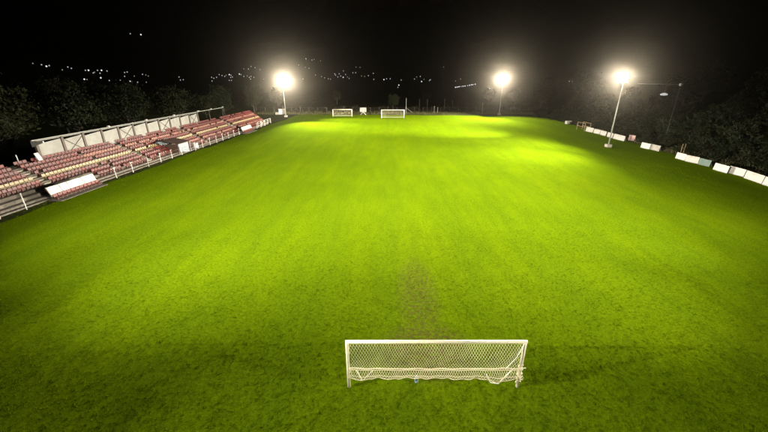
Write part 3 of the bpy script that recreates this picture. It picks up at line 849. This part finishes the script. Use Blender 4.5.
for i in range(4):
    for j_ in range(k): b.f.append((i*k+j_, (i+1)*k+j_, (i+1)*k+(j_+1)%k, i*k+(j_+1)%k))
b.f.append(tuple(range(k)))
b.build('lamp_bowl', M['town'], ga, True)
MB().tube([(lp.x,lp.y,lp.z+.2), (lp.x,lp.y,tip.z-gz)], .02, 5).build('drop_rod', M['dark'], ga)
# ------------------------------------------------------------------ town lights on the far hillside
def hit(px, py):
    d = on_dir(px, py, 1.0) - Vector((0,0,H0)); t = 170.0
    while t < 5000:
        q = Vector((0,0,H0)) + d*t
        if q.z < float(terrain(q.x, q.y)) + 4: return q
        t *= 1.01
    return None
def lantern(mat):
    b = MB()
    b.tube([(0,0,-6),(0,0,-1.0)], .18, 4)
    k = 6
    n = len(b.v)
    for r_, z in ((.5,-1.0),(1.0,-.4),(1.0,.4),(.45,1.0)):
        for j_ in range(k): b.v.append((r_*math.cos(2*math.pi*j_/k), r_*math.sin(2*math.pi*j_/k), z))
    for i in range(3):
        for j_ in range(k): b.f.append((n+i*k+j_, n+i*k+(j_+1)%k, n+(i+1)*k+(j_+1)%k, n+(i+1)*k+j_))
    b.f.append(tuple(n+3*k+j_ for j_ in range(k))); b.f.append(tuple(n+j_ for j_ in reversed(range(k))))
    m_ = b.mesh('street_lamp', mat); m_.materials.append(M['dark'])
    for p_ in m_.polygons: p_.material_index = 1 if p_.index < 6 else 0
    return m_
lan = [lantern(M['town']), lantern(M['town2']), lantern(M['townw'])]
T1 = [(130.3,33.7,1),(140.9,34.6,2),(32.8,63.4,0),(41.5,64.7,1),(46.4,66.3,2),(49.2,65.6,1),(67.8,67,1),(71.4,68.3,1),(62.3,69.8,0),(85.4,70.3,1),(88.5,70.3,2),(93.3,72.9,1),(94.5,72.2,0),(97.5,70.3,1),(101.5,70.3,2),(107,71,1),(100,73.2,1),(84.3,79.2,2),(87,79.5,0),(100.8,77.8,2),(109.3,80.5,1),(124.6,72.5,1),(127.2,72,1),(124.6,76.3,1),(120.3,80.2,0),(130.1,81.4,2),(137.6,82.2,1),(146.3,82.2,0),(134.3,76.1,0),(142.5,74.3,1),(145.8,75,0),(148.3,76,0),
 (179,77,1),(180.4,80,1),(183.3,79.7,1),(211.6,77.3,1),(213.8,78.2,1),(212,81,1),(216.5,77.3,1),(219.2,74.6,1),(222,75.5,1),(224.7,76.4,1),(226,75.2,0),(229.3,74.6,2),(231,75.2,1),(232.5,77,1),(230.7,77.4,1),(229.3,80.4,1),(231.5,80.4,1),(239.3,74,2),(241,74.6,1),(243.9,76.4,1),(247.1,75.9,0),(249.3,77.3,1),(251,76.4,1),(253.9,77.3,0),(250.6,79,1),(248.4,69,1),(251,66.4,1),(255,67.7,1),(260,69.5,1),(243.9,68.8,0),(263.5,79.2,0),
 (306,58.7,2),(311.9,60,1),(314,59.4,0),(320.6,60.9,0),(298.8,65,0),(305.5,67.2,1),(309.1,68.3,0),(315.5,75,0),(303.3,79,1),(334.7,73.8,1),(335.6,75.1,1),(337.8,76.9,1),(339.2,73.8,1),(343.4,70.9,1),(340.7,76,1),(343.2,77.4,2),(345.6,74.5,1),(349.2,78.4,1),(347.5,77,0),(352.9,72.7,1),(355.6,72.7,1),(328.3,78.7,1),(324.6,77.8,0),(330.5,79.1,1),(321.5,76.5,0),(368.4,75.6,1),(373.3,73.3,1),(373.8,79.3,1),(364.7,76.4,0),(361.5,76,0),(383.9,79.6,2),(386.6,78.7,1),(390.2,78.7,1),(401.2,80,1),(398.8,85.1,2),(397.9,87.3,1),(414.5,79,1),(416.7,76.9,0),(420.3,76.4,1),(421.6,81.5,2),(424,79.3,0),(429.5,80.5,1),(430.4,79.7,1),
 (455.5,87.3,2),(457.2,87,2),(459,86.7,2),(461,86.5,1),(463,86.2,2),(465,86,2),(467.5,85.6,1),(469.5,85.2,2),(471.5,84.8,2),(473,84.6,1),(475.2,84.2,2),(455.5,81,0),(460.5,79,0),(489.8,88.6,2),(443.7,67,0),(569.3,81.3,1),(572.4,81.3,1),(360,67.3,0),(356,67.1,0)]
LBL = {0: 'faint warm lamp glimmering among the lights of the far hillside town', 1: 'small white lamp shining among the lights of the far hillside town', 2: 'bright white lamp shining out among the lights of the far hillside town'}
for px, py, b_ in T1:
    q = hit(px, py)
    if q is None: continue
    o = link('street_lamp', lan[{0:2,1:0,2:1}[b_]]); o.location = q
    dep = q.length; s = dep/F_PX/1.333 * (.46, .50, .62)[b_]
    o.scale = (s, s, s); tag(o, LBL[b_], 'street lamp', 'lamps of the hillside town')

# ------------------------------------------------------------------ haze added for the lamp halos: one closed box round everything
zmax = float(ZZ.max()) + 12; zmin = float(ZZ.min()) - 1
hz = MB().box(float(xs.min())-30, float(xs.max())+30, float(ys.min())-30, float(ys.max())+30, zmin, zmax)
hm_, nt, B, N, L = nm('halo_haze')
N.remove(B)
vol = N.new('ShaderNodeVolumePrincipled'); vol.inputs['Color'].default_value = (1.0,.90,.74,1)
vol.inputs['Density'].default_value = HAZE; vol.inputs['Anisotropy'].default_value = .95
L.new(vol.outputs['Volume'], N['Material Output'].inputs['Volume'])
o = hz.build('haze', hm_); tag(o, 'thin haze added to give the floodlights their halos', 'haze', kind='stuff')
